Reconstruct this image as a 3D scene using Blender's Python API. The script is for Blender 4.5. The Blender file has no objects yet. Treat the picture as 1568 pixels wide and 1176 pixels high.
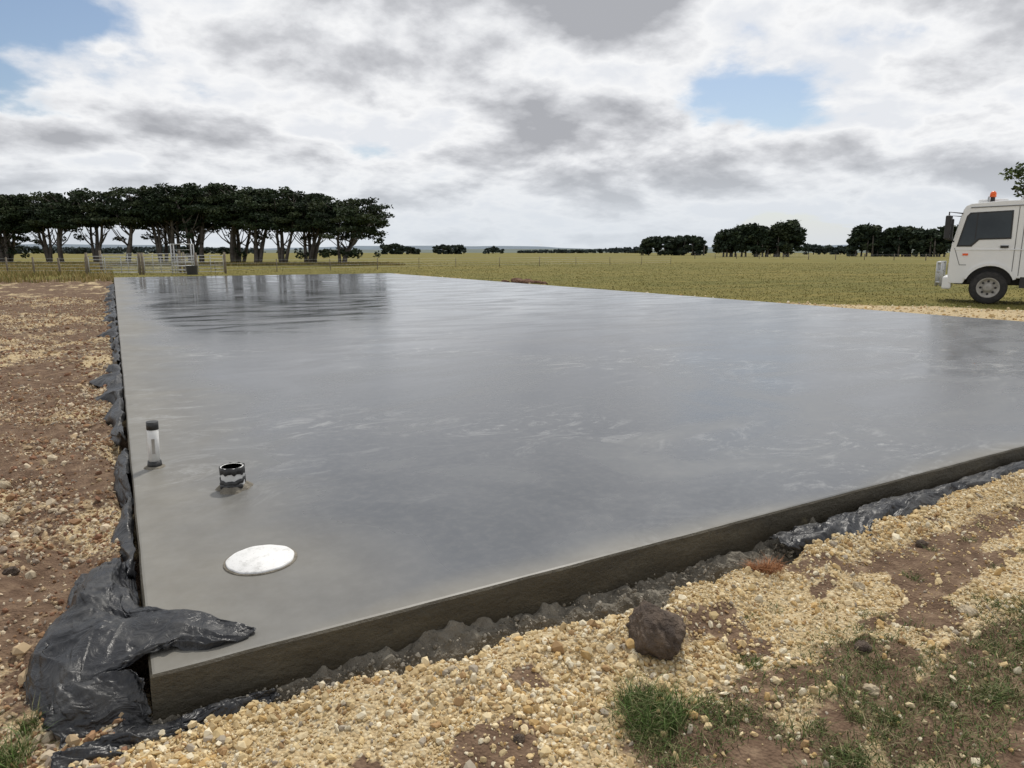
import bpy, bmesh, math, random
import numpy as np
from mathutils import Vector, Matrix
random.seed(7); rng=np.random.default_rng(7)
scene=bpy.context.scene
COL=scene.collection
W,L=16.2,43.0
CAM=(0.02,-2.44,1.4)

# ---------------------------------------------------------------- helpers
def _h(ix,iy,s):
    n=(ix.astype(np.int64)*374761393+iy.astype(np.int64)*668265263+s*1442695041)&0x7fffffff
    n=((n^(n>>13))*1274126177)&0x7fffffff
    n=n^(n>>16)
    return (n&0xffff)/65535.0
def vnoise(x,y,s=0):
    x=np.asarray(x,float);y=np.asarray(y,float)
    ix=np.floor(x);iy=np.floor(y);fx=x-ix;fy=y-iy
    fx=fx*fx*(3-2*fx);fy=fy*fy*(3-2*fy)
    a=_h(ix,iy,s);b=_h(ix+1,iy,s);c=_h(ix,iy+1,s);d=_h(ix+1,iy+1,s)
    return (a*(1-fx)+b*fx)*(1-fy)+(c*(1-fx)+d*fx)*fy
def fbm(x,y,s=0,o=4):
    t=0;a=.5;f=1.
    x=np.asarray(x,float);y=np.asarray(y,float)
    for i in range(o):
        t=t+a*vnoise(x*f+i*17.3,y*f-i*9.1,s+i); a*=.5; f*=2.03
    return t/(1-.5**o)
def sst(a,b,x):
    t=np.clip((np.asarray(x,float)-a)/(b-a),0,1);return t*t*(3-2*t)

def np_mesh(name,V,F,mat=None,col=None,smooth=False,parent=None,link=True):
    V=np.asarray(V,np.float32);F=np.asarray(F,np.int32)
    me=bpy.data.meshes.new(name);k=F.shape[1]
    me.vertices.add(len(V));me.vertices.foreach_set('co',V.ravel())
    me.loops.add(F.size);me.loops.foreach_set('vertex_index',F.ravel())
    me.polygons.add(len(F));me.polygons.foreach_set('loop_start',np.arange(0,F.size,k,dtype=np.int32))
    me.update(calc_edges=True)
    me.polygons.foreach_set('use_smooth',np.full(len(F),smooth,dtype=bool))
    if col is not None:
        ca=me.color_attributes.new('Col','FLOAT_COLOR','POINT')
        c=np.ones((len(V),4),np.float32);c[:,:3]=col
        ca.data.foreach_set('color',c.ravel())
    if mat: me.materials.append(mat)
    ob=bpy.data.objects.new(name,me)
    if link: COL.objects.link(ob)
    if parent: ob.parent=parent
    return ob
def py_mesh(name,V,F,mat=None,smooth=False,parent=None,bevel=0,seg=2):
    me=bpy.data.meshes.new(name);me.from_pydata([tuple(v) for v in V],[],[tuple(f) for f in F]);me.update()
    bm=bmesh.new();bm.from_mesh(me);bmesh.ops.recalc_face_normals(bm,faces=bm.faces);bm.to_mesh(me);bm.free()
    for p in me.polygons:p.use_smooth=smooth
    if mat: me.materials.append(mat)
    ob=bpy.data.objects.new(name,me);COL.objects.link(ob)
    if parent: ob.parent=parent
    if bevel:
        m=ob.modifiers.new('b','BEVEL');m.width=bevel;m.segments=seg;m.limit_method='ANGLE';m.angle_limit=math.radians(35)
    return ob
def box(name,x0,x1,y0,y1,z0,z1,mat,parent=None,bevel=0.01):
    V=[(x,y,z) for x in(x0,x1) for y in(y0,y1) for z in(z0,z1)]
    F=[(0,1,3,2),(4,6,7,5),(0,4,5,1),(2,3,7,6),(0,2,6,4),(1,5,7,3)]
    return py_mesh(name,V,F,mat,parent=parent,bevel=bevel)
class MB:
    def __init__(s): s.V=[];s.F=[]
    def tube(s,pts,rad,n=6,cap=True):
        pts=[Vector(p) for p in pts]
        if not hasattr(rad,'__len__'): rad=[rad]*len(pts)
        b0=len(s.V)
        for i,p in enumerate(pts):
            d=(pts[min(i+1,len(pts)-1)]-pts[max(i-1,0)]).normalized()
            a=d.cross(Vector((0,0,1)) if abs(d.z)<.9 else Vector((1,0,0))).normalized();b=d.cross(a)
            for k in range(n):
                t=2*math.pi*k/n
                s.V.append(p+(a*math.cos(t)+b*math.sin(t))*rad[i])
        for i in range(len(pts)-1):
            for k in range(n):
                s.F.append((b0+i*n+k,b0+i*n+(k+1)%n,b0+(i+1)*n+(k+1)%n,b0+(i+1)*n+k))
        if cap:
            s.F.append(tuple(b0+k for k in range(n)));e=b0+(len(pts)-1)*n
            s.F.append(tuple(e+k for k in range(n)))
    def obj(s,name,mat,smooth=True,parent=None): return py_mesh(name,s.V,s.F,mat,smooth,parent)
def empty(name,loc=(0,0,0),rz=0):
    e=bpy.data.objects.new(name,None);COL.objects.link(e);e.location=loc;e.rotation_euler=(0,0,rz);e.empty_display_size=.2;return e

# ---------------------------------------------------------------- node helpers
class NT:
    def __init__(s,name):
        s.m=bpy.data.materials.new(name);s.m.use_nodes=True;s.t=s.m.node_tree
        s.b=s.t.nodes['Principled BSDF']
    def n(s,ty,**k):
        nd=s.t.nodes.new(ty)
        for a,v in k.items(): setattr(nd,a,v)
        return nd
    def l(s,a,b): s.t.links.new(a,b)
    def noise(s,vec,scale,detail=4,rough=.55,dist=0,out='Fac'):
        nd=s.n('ShaderNodeTexNoise');nd.inputs['Scale'].default_value=scale;nd.inputs['Detail'].default_value=detail
        nd.inputs['Roughness'].default_value=rough;nd.inputs['Distortion'].default_value=dist
        if vec is not None:s.l(vec,nd.inputs['Vector'])
        return nd.outputs[out]
    def ramp(s,f,stops,interp='LINEAR'):
        nd=s.n('ShaderNodeValToRGB');r=nd.color_ramp;r.interpolation=interp
        while len(r.elements)<len(stops): r.elements.new(.5)
        for e,(p,c) in zip(r.elements,stops):
            e.position=p
            e.color=(c,c,c,1) if not hasattr(c,'__len__') else (*c,1)
        s.l(f,nd.inputs[0]);return nd.outputs[0]
    def mr(s,f,a,b,c,d,smooth=False):
        nd=s.n('ShaderNodeMapRange');
        if smooth: nd.interpolation_type='SMOOTHSTEP'
        for i,v in zip((1,2,3,4),(a,b,c,d)): nd.inputs[i].default_value=v
        s.l(f,nd.inputs[0]);return nd.outputs[0]
    def math(s,op,a,b=None,clamp=False):
        nd=s.n('ShaderNodeMath',operation=op);nd.use_clamp=clamp
        for i,v in enumerate((a,b)):
            if v is None: continue
            if isinstance(v,(int,float)): nd.inputs[i].default_value=v
            else: s.l(v,nd.inputs[i])
        return nd.outputs[0]
    def mix(s,f,a,b,mode='MIX'):
        nd=s.n('ShaderNodeMix',data_type='RGBA');nd.blend_type=mode
        if isinstance(f,(int,float)): nd.inputs[0].default_value=f
        else: s.l(f,nd.inputs[0])
        for i,v in ((6,a),(7,b)):
            if hasattr(v,'__len__'): nd.inputs[i].default_value=(*v,1)
            else: s.l(v,nd.inputs[i])
        return nd.outputs[2]
    def map(s,vec,scale=(1,1,1),rot=(0,0,0)):
        nd=s.n('ShaderNodeMapping');nd.inputs['Scale'].default_value=scale;nd.inputs['Rotation'].default_value=rot;s.l(vec,nd.inputs[0]);return nd.outputs[0]
    def obj(s): return s.n('ShaderNodeTexCoord').outputs['Object']
    def bump(s,h,strength=.5,dist=.01,prev=None):
        nd=s.n('ShaderNodeBump');nd.inputs['Strength'].default_value=strength;nd.inputs['Distance'].default_value=dist
        s.l(h,nd.inputs['Height'])
        if prev is not None: s.l(prev,nd.inputs['Normal'])
        return nd.outputs[0]
    def set(s,**k):
        for a,v in k.items():
            a={'color':'Base Color','rough':'Roughness','metal':'Metallic','normal':'Normal','spec':'Specular IOR Level'}[a]
            if isinstance(v,(int,float)): s.b.inputs[a].default_value=v
            elif isinstance(v,tuple): s.b.inputs[a].default_value=(*v,1)
            else: s.l(v,s.b.inputs[a])
        return s
def noisy(name,c0,c1,scale=8,rough=.6,bump=0,metal=0,bd=.005,detail=4):
    m=NT(name);o=m.obj();f=m.noise(o,scale,detail);m.set(color=m.ramp(f,[(.3,c0),(.7,c1)]),rough=rough,metal=metal)
    if bump: m.set(normal=m.bump(m.noise(o,scale*4,3),bump,bd))
    return m.m
def attr_mat(name,rough=.8,spec=.3):
    m=NT(name);a=m.n('ShaderNodeAttribute');a.attribute_name='Col'
    m.set(color=a.outputs['Color'],rough=rough,spec=spec)
    return m.m

# ---------------------------------------------------------------- materials
def slab_mat():
    m=NT('wet_concrete');o=m.obj();sp=m.n('ShaderNodeSeparateXYZ');m.l(o,sp.inputs[0]);x,y=sp.outputs[0],sp.outputs[1]
    n1=m.noise(o,.45,4,.6,.6);n2=m.noise(m.map(o,(.6,1.0,1),(0,0,math.radians(-32))),.7,5,.6,1.6);n3=m.noise(o,16,4,.65)
    e=m.math('MINIMUM',m.math('MULTIPLY',x,.85),m.math('ADD',m.math('MULTIPLY',y,3.5),.25))
    e=m.math('ADD',e,m.math('MULTIPLY',m.math('SUBTRACT',n1,.5),1.5))
    dry=m.mr(e,-.05,1.0,1,0,True)
    wetc=m.ramp(n2,[(.28,(.082,.090,.102)),(.45,(.104,.112,.124)),(.6,(.130,.137,.147)),(.75,(.165,.17,.176))])
    dryc=m.ramp(m.noise(o,3,4,.65),[(.3,(.165,.155,.132)),(.7,(.232,.222,.195))])
    c=m.mix(dry,wetc,dryc)
    c=m.mix(m.ramp(n3,[(.45,.0),(.8,.25)]),c,(.24,.24,.23))
    st=m.noise(m.map(o,(1.0,2.0,1),(0,0,math.radians(-35))),1.0,9,.80,3.0)
    pm=m.mr(m.noise(o,.35,2,.5),.42,.62,0,1,True)
    c=m.mix(m.math('MULTIPLY',m.ramp(st,[(.52,0),(.66,.75)]),pm),c,(.36,.365,.36))
    far=m.mr(y,2,14,0,1,True)
    wv=m.noise(m.map(o,(.9,3.2,1),(0,0,math.radians(-24))),.55,4,.6,.8)
    rg=m.mr(n2,.35,.65,.18,.32);rgf=m.mr(wv,.36,.62,.06,.22)
    mx=m.n('ShaderNodeMix',data_type='FLOAT');m.l(far,mx.inputs[0]);m.l(rg,mx.inputs[2]);m.l(rgf,mx.inputs[3])
    mx2=m.n('ShaderNodeMix',data_type='FLOAT');m.l(dry,mx2.inputs[0]);m.l(mx.outputs[0],mx2.inputs[2]);mx2.inputs[3].default_value=.5
    b2=m.bump(n3,.12,.0015)
    m.set(color=c,rough=mx2.outputs[0],normal=b2);m.b.inputs['IOR'].default_value=1.45
    return m.m
def slab_side():
    m=NT('formed_concrete_edge');o=m.obj()
    n=m.noise(m.map(o,(1,1,4)),2.2,5,.65);f=m.noise(m.map(o,(1,1,1.6)),28,5,.7)
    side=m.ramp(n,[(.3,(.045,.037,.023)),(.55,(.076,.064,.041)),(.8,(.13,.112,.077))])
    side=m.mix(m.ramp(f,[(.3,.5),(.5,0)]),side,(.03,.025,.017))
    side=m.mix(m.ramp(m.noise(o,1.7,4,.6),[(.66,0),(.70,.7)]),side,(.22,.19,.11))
    m.set(color=side,rough=.6,normal=m.bump(f,.9,.012));return m.m
M_slab=slab_mat();M_side=slab_side()

def ground_mat():
    m=NT('ground');o=m.obj();a=m.n('ShaderNodeAttribute');a.attribute_name='Col'
    sp=m.n('ShaderNodeSeparateColor');m.l(a.outputs['Color'],sp.inputs[0]);gr,so,ps=sp.outputs
    big=m.noise(o,.05,3,.6);md=m.noise(o,.6,5,.62);fi=m.noise(o,9,4,.65)
    v=m.n('ShaderNodeTexVoronoi');v.inputs['Scale'].default_value=75;m.l(o,v.inputs['Vector'])
    sepv=m.n('ShaderNodeSeparateColor');m.l(v.outputs['Color'],sepv.inputs[0])
    gc=m.ramp(sepv.outputs[0],[(0,(.40,.29,.155)),(.4,(.55,.43,.25)),(.75,(.62,.51,.32)),(1,(.70,.61,.43))])
    gc=m.mix(m.ramp(v.outputs['Distance'],[(.35,0),(.8,.45)]),gc,(.26,.18,.10))
    gc=m.mix(m.ramp(md,[(.45,0),(.7,.5)]),gc,(.58,.46,.27))
    sc=m.ramp(fi,[(.25,(.075,.046,.03)),(.5,(.16,.105,.07)),(.75,(.29,.205,.135))])
    pc=m.ramp(md,[(.25,(.115,.115,.031)),(.5,(.18,.16,.045)),(.75,(.255,.21,.068))])
    pc=m.mix(m.ramp(big,[(.4,0),(.65,.55)]),pc,(.245,.195,.058))
    pc=m.mix(m.ramp(m.noise(m.map(o,(.05,.6,1),(0,0,math.radians(22))),1,3,.6),[(.42,0),(.65,.5)]),pc,(.105,.112,.03))
    w=m.math('MULTIPLY',m.math('SUBTRACT',fi,.5),.9)
    fg=m.mr(m.math('ADD',gr,w),.4,.6,0,1);fp=m.mr(m.math('ADD',ps,w),.4,.6,0,1)
    c=m.mix(fg,sc,gc);c=m.mix(fp,c,pc)
    bh=m.math('ADD',m.math('MULTIPLY',v.outputs['Distance'],-.6),fi)
    m.set(color=c,rough=.95,spec=.15,normal=m.bump(bh,.8,.02));return m.m
M_ground=ground_mat()
M_stone=attr_mat('gravel_stone',.85,.2)
M_leaf=attr_mat('foliage',.75,.25)
M_blade=attr_mat('grass_blade',.7,.25)
M_bark=noisy('bark',(.07,.06,.052),(.17,.15,.13),3,.9)
M_white=noisy('white_paint',(.76,.77,.77),(.82,.82,.81),2,.25)
M_black=noisy('black_trim',(.015,.015,.016),(.03,.03,.03),10,.5)
M_tyre=noisy('tyre_rubber',(.02,.02,.02),(.045,.042,.04),12,.85,.3)
M_glass=noisy('tinted_glass',(.012,.018,.022),(.03,.04,.046),1,.04)
M_steel=noisy('galvanised_steel',(.42,.43,.44),(.58,.59,.59),6,.5,metal=.2)
M_orange=noisy('orange_lens',(.8,.10,.015),(.9,.15,.02),5,.25)
M_wood=noisy('weathered_wood',(.12,.10,.075),(.25,.21,.16),6,.9,.5)
M_pvc=noisy('white_pvc',(.6,.6,.58),(.78,.78,.76),14,.4)
M_tape=noisy('black_tape',(.012,.012,.012),(.04,.04,.04),30,.45,.4)
M_rim=noisy('wheel_rim',(.30,.28,.25),(.48,.46,.42),7,.55)
M_seam=noisy('door_gap',(.10,.10,.10),(.16,.16,.16),3,.7)
def plastic():
    m=NT('black_plastic_film');o=m.obj()
    n=m.noise(o,5,6,.72,.8);d=m.ramp(n,[(.48,0),(.78,.8)])
    c=m.mix(d,(.013,.014,.017),(.12,.118,.112))
    wr=m.noise(m.map(o,(1,1,1),(.3,.2,.6)),13,4,.6,1.4)
    m.set(color=c,rough=m.ramp(n,[(.4,.32),(.7,.58)]),normal=m.bump(wr,.55,.022));return m.m
M_plastic=plastic()
def lid():
    m=NT('white_lid');o=m.obj();n=m.noise(o,18,6,.7);n2=m.noise(o,90,3,.6)
    c=m.ramp(n,[(.35,(.60,.60,.585)),(.48,(.78,.78,.77)),(.7,(.82,.82,.81))])
    c=m.mix(m.ramp(n2,[(.60,0),(.72,.6)]),c,(.35,.34,.32))
    m.set(color=c,rough=.55,normal=m.bump(n,.3,.003));return m.m
M_lid=lid()
M_spill=noisy('rough_concrete',(.11,.097,.075),(.25,.225,.18),11,.9,1,bd=.015,detail=6)
M_clod=noisy('dirt_clod',(.05,.036,.028),(.15,.11,.08),14,.95,1,bd=.02)

# ---------------------------------------------------------------- ground
def axis(lo,hi,step,segs,far,g):
    c=list(np.arange(lo,hi+1e-6,step))
    for end,st in segs:
        c+=list(np.arange(c[-1]+st,end,st))
    s=c[-1]-c[-2]
    while c[-1]<far: s=min(s*g,400);c.append(c[-1]+s)
    s=step;d=[c[0]]
    while d[-1]>-far: s=min(s*g,400);d.append(d[-1]-s)
    return np.array(d[:0:-1]+c)
gx=axis(-1.6,6.5,.025,[(10,.08)],5000,1.035)
gy=axis(-2.4,1.2,.025,[(8,.06)],5000,1.035)
def rectdist(x,y):
    dx=np.maximum(np.maximum(-x,x-W),0);dy=np.maximum(np.maximum(-y,y-L),0)
    return np.hypot(dx,dy)
def edgew(x):
    return (.10+.17*sst(.2,1.4,x)-.13*sst(2.8,3.2,x)+.15*(fbm(x*2.1,x*0+3,5,3)-.5)*2*sst(.3,1,x)+.08*(fbm(x*9,x*0,6,2)-.5))
def gheight(x,y):
    d=rectdist(x,y);inside=(x>0)&(x<W)&(y>0)&(y<L)
    r=np.hypot(x,y)
    z=-.13+ .035*(fbm(x*1.3,y*1.3,3,4)-.5)*2
    z=z+ .022*(fbm(x*9,y*9,11,3)-.5)*2*np.exp(-r/60)
    front=(y<0)
    ew=edgew(x)
    z=z+.05*np.exp(-((d-ew-.13)/.13)**2)*front*sst(.2,1.0,x)
    z=z-.15*(1-sst(ew*.6,ew+.03,d))*front
    ed=.13+.12*(fbm(x*1.7,y*1.7,5,3)-.5)*2
    z=z-.06*(1-sst(ed*.5,ed,d))*(~front)
    z=z+(x<0)*(y>0)*.08*(fbm(x*3,y*1.2,8,3)-.5)*2
    z=np.where(inside,-.3,z)
    z=z+ .25*(fbm(x*.02,y*.02,21,3)-.5)*sst(30,120,r)
    return z
def foremask(x,y):
    n=fbm(x*1.6,y*1.6,31,4);n3=fbm(x*3,y*3,51,3)
    gb=-.86-.10*np.clip(x-1.3,0,4)+(n-.5)*.7
    return sst(-.16,.2,gb-y)*sst(1.05,1.5,x+(n3-.5)*.5)*(y<0)*(x<9)
def zones(x,y):
    n=fbm(x*1.1,y*1.1,31,4);n2=fbm(x*.35,y*.35,41,3);n3=fbm(x*3,y*3,51,3)
    right=17.3+np.clip(13-y,0,30)*.62+ (n2-.5)*2.2
    left=-3.6-.03*y+(n2-.5)*1.6
    past=np.maximum.reduce([sst(-.5,.5,x-right),sst(-.5,.5,left-x),sst(-.6,.6,y-(L+2.0+(n2-.5)*2))])
    past=np.maximum(past,(y<-5)*1.0)
    grav=np.clip(.15+1.9*(n-.25)*1.0,0,1)
    sn=fbm(x*2.1+5,y*4.2,37,5)
    soilf=sst(.50,.60,sn+.10*sst(2,5,x))*sst(1.2,2.4,x)*sst(-.32,-.55,y)
    soil2=sst(.60,.68,fbm(x*3.3,y*4,47,4))*sst(-.2,-.4,y)
    grav=np.where(y<.0,np.clip(.98-.85*np.maximum(soilf,soil2)-.7*foremask(x,y)*sst(.3,.6,n3+.1),0,1),grav)
    grav=np.where((x<0)&(y>0),np.clip(1.9*(n*.6+n3*.4)-.58,0,1),grav)
    grav=np.where(x>W,.8,grav)
    return grav,1-grav,past
X,Y=np.meshgrid(gx,gy);Z=gheight(X,Y)
g,s_,p_=zones(X,Y)
nx,ny=len(gx),len(gy)
idx=np.arange(nx*ny).reshape(ny,nx)
F=np.stack([idx[:-1,:-1],idx[:-1,1:],idx[1:,1:],idx[1:,:-1]],-1).reshape(-1,4)
np_mesh('ground',np.stack([X,Y,Z],-1).reshape(-1,3),F,M_ground,np.stack([g,s_,p_],-1).reshape(-1,3),True)

# ---------------------------------------------------------------- slab
def slab():
    per=[];
    def seg(a,b,st):
        n=max(2,int(np.hypot(b[0]-a[0],b[1]-a[1])/st))
        for i in range(n): t=i/n;per.append((a[0]+(b[0]-a[0])*t,a[1]+(b[1]-a[1])*t))
    seg((0,0),(W,0),.03);seg((W,0),(W,L),.3);seg((W,L),(0,L),.3);seg((0,L),(0,0),.06)
    P=np.array(per);n=len(P)
    nrm=np.zeros_like(P);nrm[:,0]=np.where(P[:,0]<=1e-6,-1,np.where(P[:,0]>=W-1e-6,1,0));nrm[:,1]=np.where(P[:,1]<=1e-6,-1,np.where(P[:,1]>=L-1e-6,1,0))
    s=np.arange(n)*.04
    rings=[]
    for off,z,amp in ((-.018,0,0),(-.008,-.003,.003),(0,-.012,.006),(.002,-.05,.008),(.003,-.09,.009),(.004,-.14,.012),(.004,-.3,.01)):
        q=P+nrm*(off+amp*(fbm(s*4,s*0+z*8,61,4)-.5)*2)[:,None]
        rings.append(np.c_[q,np.full(n,z)])
    V=np.concatenate(rings);F=[]
    for r in range(len(rings)-1):
        for i in range(n):
            j=(i+1)%n;F.append((r*n+i,(r+1)*n+i,(r+1)*n+j,r*n+j))
    F.append(tuple(range(n)))
    ob=py_mesh('concrete_slab',V,F,M_slab)
    ob.data.materials.append(M_side)
    for k,p in enumerate(ob.data.polygons):
        if n<=k<len(F)-1: p.material_index=1
slab()

# ---------------------------------------------------------------- rough spilled concrete along the footing
def ledge():
    xs=np.arange(-.1,W,.012);vs=np.linspace(0,1,26)
    Xs,Vs=np.meshgrid(xs,vs)
    wd=edgew(xs)*.95+.03
    Ys=.02-Vs*wd[None,:]
    n=fbm(Xs*16,Ys*16,72,5);n2=fbm(Xs*3,Ys*5,73,3)
    Zs=-.160+.055*(n-.5)*2*sst(0,.12,Vs)-.055*Vs+.05*(n2-.5)*2
    hole=sst(.50,.56,fbm(Xs*2.3,Ys*2,74,3))*sst(.40,.62,Vs)
    Zs-=.15*hole
    i=np.arange(Xs.size).reshape(Xs.shape)
    F=np.stack([i[:-1,:-1],i[:-1,1:],i[1:,1:],i[1:,:-1]],-1).reshape(-1,4)
    np_mesh('concrete_footing_spill',np.stack([Xs,Ys,Zs],-1).reshape(-1,3),F,M_spill,None,False)
ledge()

# ---------------------------------------------------------------- stones
t=(1+5**.5)/2
ICO=np.array([(-1,t,0),(1,t,0),(-1,-t,0),(1,-t,0),(0,-1,t),(0,1,t),(0,-1,-t),(0,1,-t),(t,0,-1),(t,0,1),(-t,0,-1),(-t,0,1)])/np.hypot(1,t)
ICF=np.array([(0,11,5),(0,5,1),(0,1,7),(0,7,10),(0,10,11),(1,5,9),(5,11,4),(11,10,2),(10,7,6),(7,1,8),(3,9,4),(3,4,2),(3,2,6),(3,6,8),(3,8,9),(4,9,5),(2,4,11),(6,2,10),(8,6,7),(9,8,1)])
PAL=np.array([(.56,.42,.225),(.62,.49,.28),(.67,.55,.345),(.72,.64,.47),(.50,.34,.15),(.34,.22,.11),(.36,.31,.24),(.60,.46,.245)])
PK=[.18,.18,.18,.17,.08,.06,.04,.11]
PALB=np.array([(.30,.18,.10),(.48,.36,.22),(.24,.13,.08),(.58,.49,.35),(.33,.27,.21),(.60,.50,.36)])
def stones(name,x,y,r,pal,pk):
    n=len(x);z=gheight(x,y)
    sc=rng.uniform(.5,1.4,(n,3));sc[:,2]*=.8
    v=ICO[None]*(1+rng.uniform(-.36,.28,(n,12,1)))
    k=rng.uniform(.40,.88,(n,1,3));v=np.clip(v,-k,k)
    v=v*sc[:,None,:]*r[:,None,None]*1.15
    q=rng.normal(size=(n,4));q/=np.linalg.norm(q,axis=1)[:,None];w,a,b,c=q.T
    R=np.stack([1-2*(b*b+c*c),2*(a*b-c*w),2*(a*c+b*w),2*(a*b+c*w),1-2*(a*a+c*c),2*(b*c-a*w),2*(a*c-b*w),2*(b*c+a*w),1-2*(a*a+b*b)],-1).reshape(n,3,3)
    v=np.einsum('nij,nkj->nki',R,v)
    v+=np.stack([x,y,z+r*.3],-1)[:,None,:]
    F=(ICF[None]+(np.arange(n)*12)[:,None,None]).reshape(-1,3)
    tone=.84+.36*fbm(x*1.9,y*1.9,88,4)
    col=pal[rng.choice(len(pal),n,p=pk)]*rng.uniform(.80,1.15,(n,1))*tone[:,None];col=np.repeat(col,12,0)
    return v.reshape(-1,3),F,col
def pick(n,x0,x1,y0,y1,f):
    x=rng.uniform(x0,x1,n);y=rng.uniform(y0,y1,n);k=rng.uniform(size=n)<f(x,y);return x[k],y[k]
def dens(x,y):
    g,s,p=zones(x,y);d=-y;ew=edgew(x)
    patch=.40+.60*sst(.35,.6,fbm(x*2.4,y*3,67,4))
    return np.clip(g*1.1,.20,1)*patch*(1-.55*foremask(x,y))*np.clip(sst(ew*.8,ew+.02,d)+.03,0,1)*((d>.03))
parts=[]
x,y=pick(150000,-.5,7.5,-1.75,-.1,dens)
sz=.0043*(1+.5*sst(.4,.65,fbm(x*1.2,y*1.2,99,3)))
r=np.clip(sz*rng.lognormal(0,.52,len(x)),.002,.024);parts.append(stones('g',x,y,r,PAL,PK))
def dl(x,y):
    g,s,p=zones(x,y);return np.clip(g*1.1,.06,1)*(1-.9*p)*(rectdist(x,y)>.08)
x,y=pick(48000,-1.5,-.05,-.4,7,dl)
r=np.clip(rng.lognormal(math.log(.007),.55,len(x)),.003,.035);parts.append(stones('g',x,y,r,PALB,[.22,.2,.15,.15,.12,.16]))
x,y=pick(36000,-4,-.05,7,26,dl)
r=np.clip(rng.lognormal(math.log(.013),.45,len(x)),.005,.05);parts.append(stones('g',x,y,r,PALB,[.22,.2,.15,.15,.12,.16]))
def dr(x,y):
    g,s,p=zones(x,y);return (1-p)*(rectdist(x,y)>.1)
x,y=pick(14000,W,25,3,40,dr)
r=np.clip(rng.lognormal(math.log(.02),.5,len(x)),.01,.09);parts.append(stones('g',x,y,r,PAL,PK))
def join(name,parts,mat):
    Vs=[];Fs=[];Cs=[];o=0
    for v,f,c in parts: Vs.append(v);Fs.append(f+o);Cs.append(c);o+=len(v)
    return np_mesh(name,np.concatenate(Vs),np.concatenate(Fs),mat,np.concatenate(Cs))
join('gravel',parts,M_stone)
x=rng.uniform(0,7,5000);y=-.03-rng.uniform(0,1,5000)*edgew(x)
r=np.clip(rng.lognormal(math.log(.004),.6,5000),.0015,.016)
v,f,c=stones('c',x,y,r,np.array([(.22,.20,.165),(.32,.29,.24),(.17,.15,.12)]),[.4,.3,.3])
zz=np.repeat(-.165+.02*rng.uniform(-1,1,5000)-gheight(x,y),12);v[:,2]+=zz
np_mesh('concrete_crumbs',v,f,M_stone,c)

# ---------------------------------------------------------------- clods / rocks
def clod(name,x,y,r,mat,seed,sz=.75):
    bm=bmesh.new();bmesh.ops.create_icosphere(bm,subdivisions=5,radius=1)
    P=np.array([v.co[:] for v in bm.verts])
    n=fbm(P[:,0]*1.6+P[:,2]*1.1+seed,P[:,1]*1.6-P[:,2]*.7,seed,5);n2=fbm(P[:,0]*7+P[:,2]*3,P[:,1]*7+P[:,2]*5+seed,seed+3,3)
    rs=random.Random(seed)
    pl=[(Vector((rs.gauss(0,1),rs.gauss(0,1),rs.gauss(0,1)+.2)).normalized(),rs.uniform(.72,.92)) for _ in range(9)]
    for v,a,b in zip(bm.verts,n,n2):
        for nn,dd in pl:
            k=v.co.dot(nn)-dd
            if k>0: v.co-=nn*k*.9
        v.co*= (.74+.55*a+.28*(b-.5));v.co.z*=sz
    me=bpy.data.meshes.new(name)
    bmesh.ops.scale(bm,vec=(r*1.15,r,r*1.1),verts=bm.verts);bm.to_mesh(me);bm.free()
    for p in me.polygons:p.use_smooth=True
    me.materials.append(mat);ob=bpy.data.objects.new(name,me);COL.objects.link(ob)
    ob.location=(x,y,float(gheight(np.array([x]),np.array([y]))[0])+r*sz*.45);ob.rotation_euler=(0,0,seed);return ob
clod('dirt_clod',1.75,-.54,.11,M_clod,4,.8)
M_lime=noisy('limestone_rock',(.35,.28,.18),(.55,.47,.34),10,.9,1,bd=.01)
for i,(x,y,r) in enumerate([(2.45,-.95,.03),(3.1,-1.0,.035),(2.9,-.62,.025),(1.0,-.75,.018),(2.2,-1.15,.025),(.95,-.36,.02),(-.55,1.5,.03),(-.7,2.4,.05),(-.75,3.1,.04),(3.6,-.5,.03)]):
    clod('limestone_rock' if i%3 else 'dirt_clod',x,y,r,M_lime if i%3 else M_clod,10+i)
M_red=noisy('red_soil',(.10,.05,.03),(.2,.11,.07),9,.95,1)
e=empty('dirt_heap')
for i,(x,y,r) in enumerate([(17.7,28,.28),(18.2,27.3,.25),(17.4,29,.22),(18.1,26.4,.18),(17.9,28.6,.3),(17.9,27.6,.3)]): clod('heap_lump',x,y,r,M_red,30+i,.45).parent=e

# ---------------------------------------------------------------- grass blades
def blades(x,y,hgt,wid,lean,cols,zoff=0):
    n=len(x);z=gheight(x,y)+zoff-.004;a=rng.uniform(0,2*math.pi,n);b=rng.uniform(0,2*math.pi,n)
    ln=lean*rng.uniform(.2,1,n)*hgt;dx,dy=np.cos(a)*ln,np.sin(a)*ln;wx,wy=np.cos(b)*wid,np.sin(b)*wid
    P=np.stack([np.stack([x-wx,y-wy,z],-1),np.stack([x+wx,y+wy,z],-1),
      np.stack([x+dx*.35+wx*.7,y+dy*.35+wy*.7,z+hgt*.6],-1),np.stack([x+dx*.35-wx*.7,y+dy*.35-wy*.7,z+hgt*.6],-1),
      np.stack([x+dx,y+dy,z+hgt*rng.uniform(.75,1,n)],-1)],1)
    b0=(np.arange(n)*5)[:,None]
    F=np.concatenate([b0+np.array([[0,1,2]]),b0+np.array([[0,2,3]]),b0+np.array([[3,2,4]])])
    c=np.repeat(cols[rng.integers(0,len(cols),n)]*rng.uniform(.7,1.3,(n,1)),5,0)
    return P.reshape(-1,3),F,c
GR=np.array([(.085,.125,.032),(.11,.145,.045),(.075,.105,.035),(.20,.19,.08),(.30,.25,.14),(.10,.14,.04)])
GT=np.array([(.08,.13,.03),(.11,.17,.045),(.06,.10,.025),(.22,.21,.10)])
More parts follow.
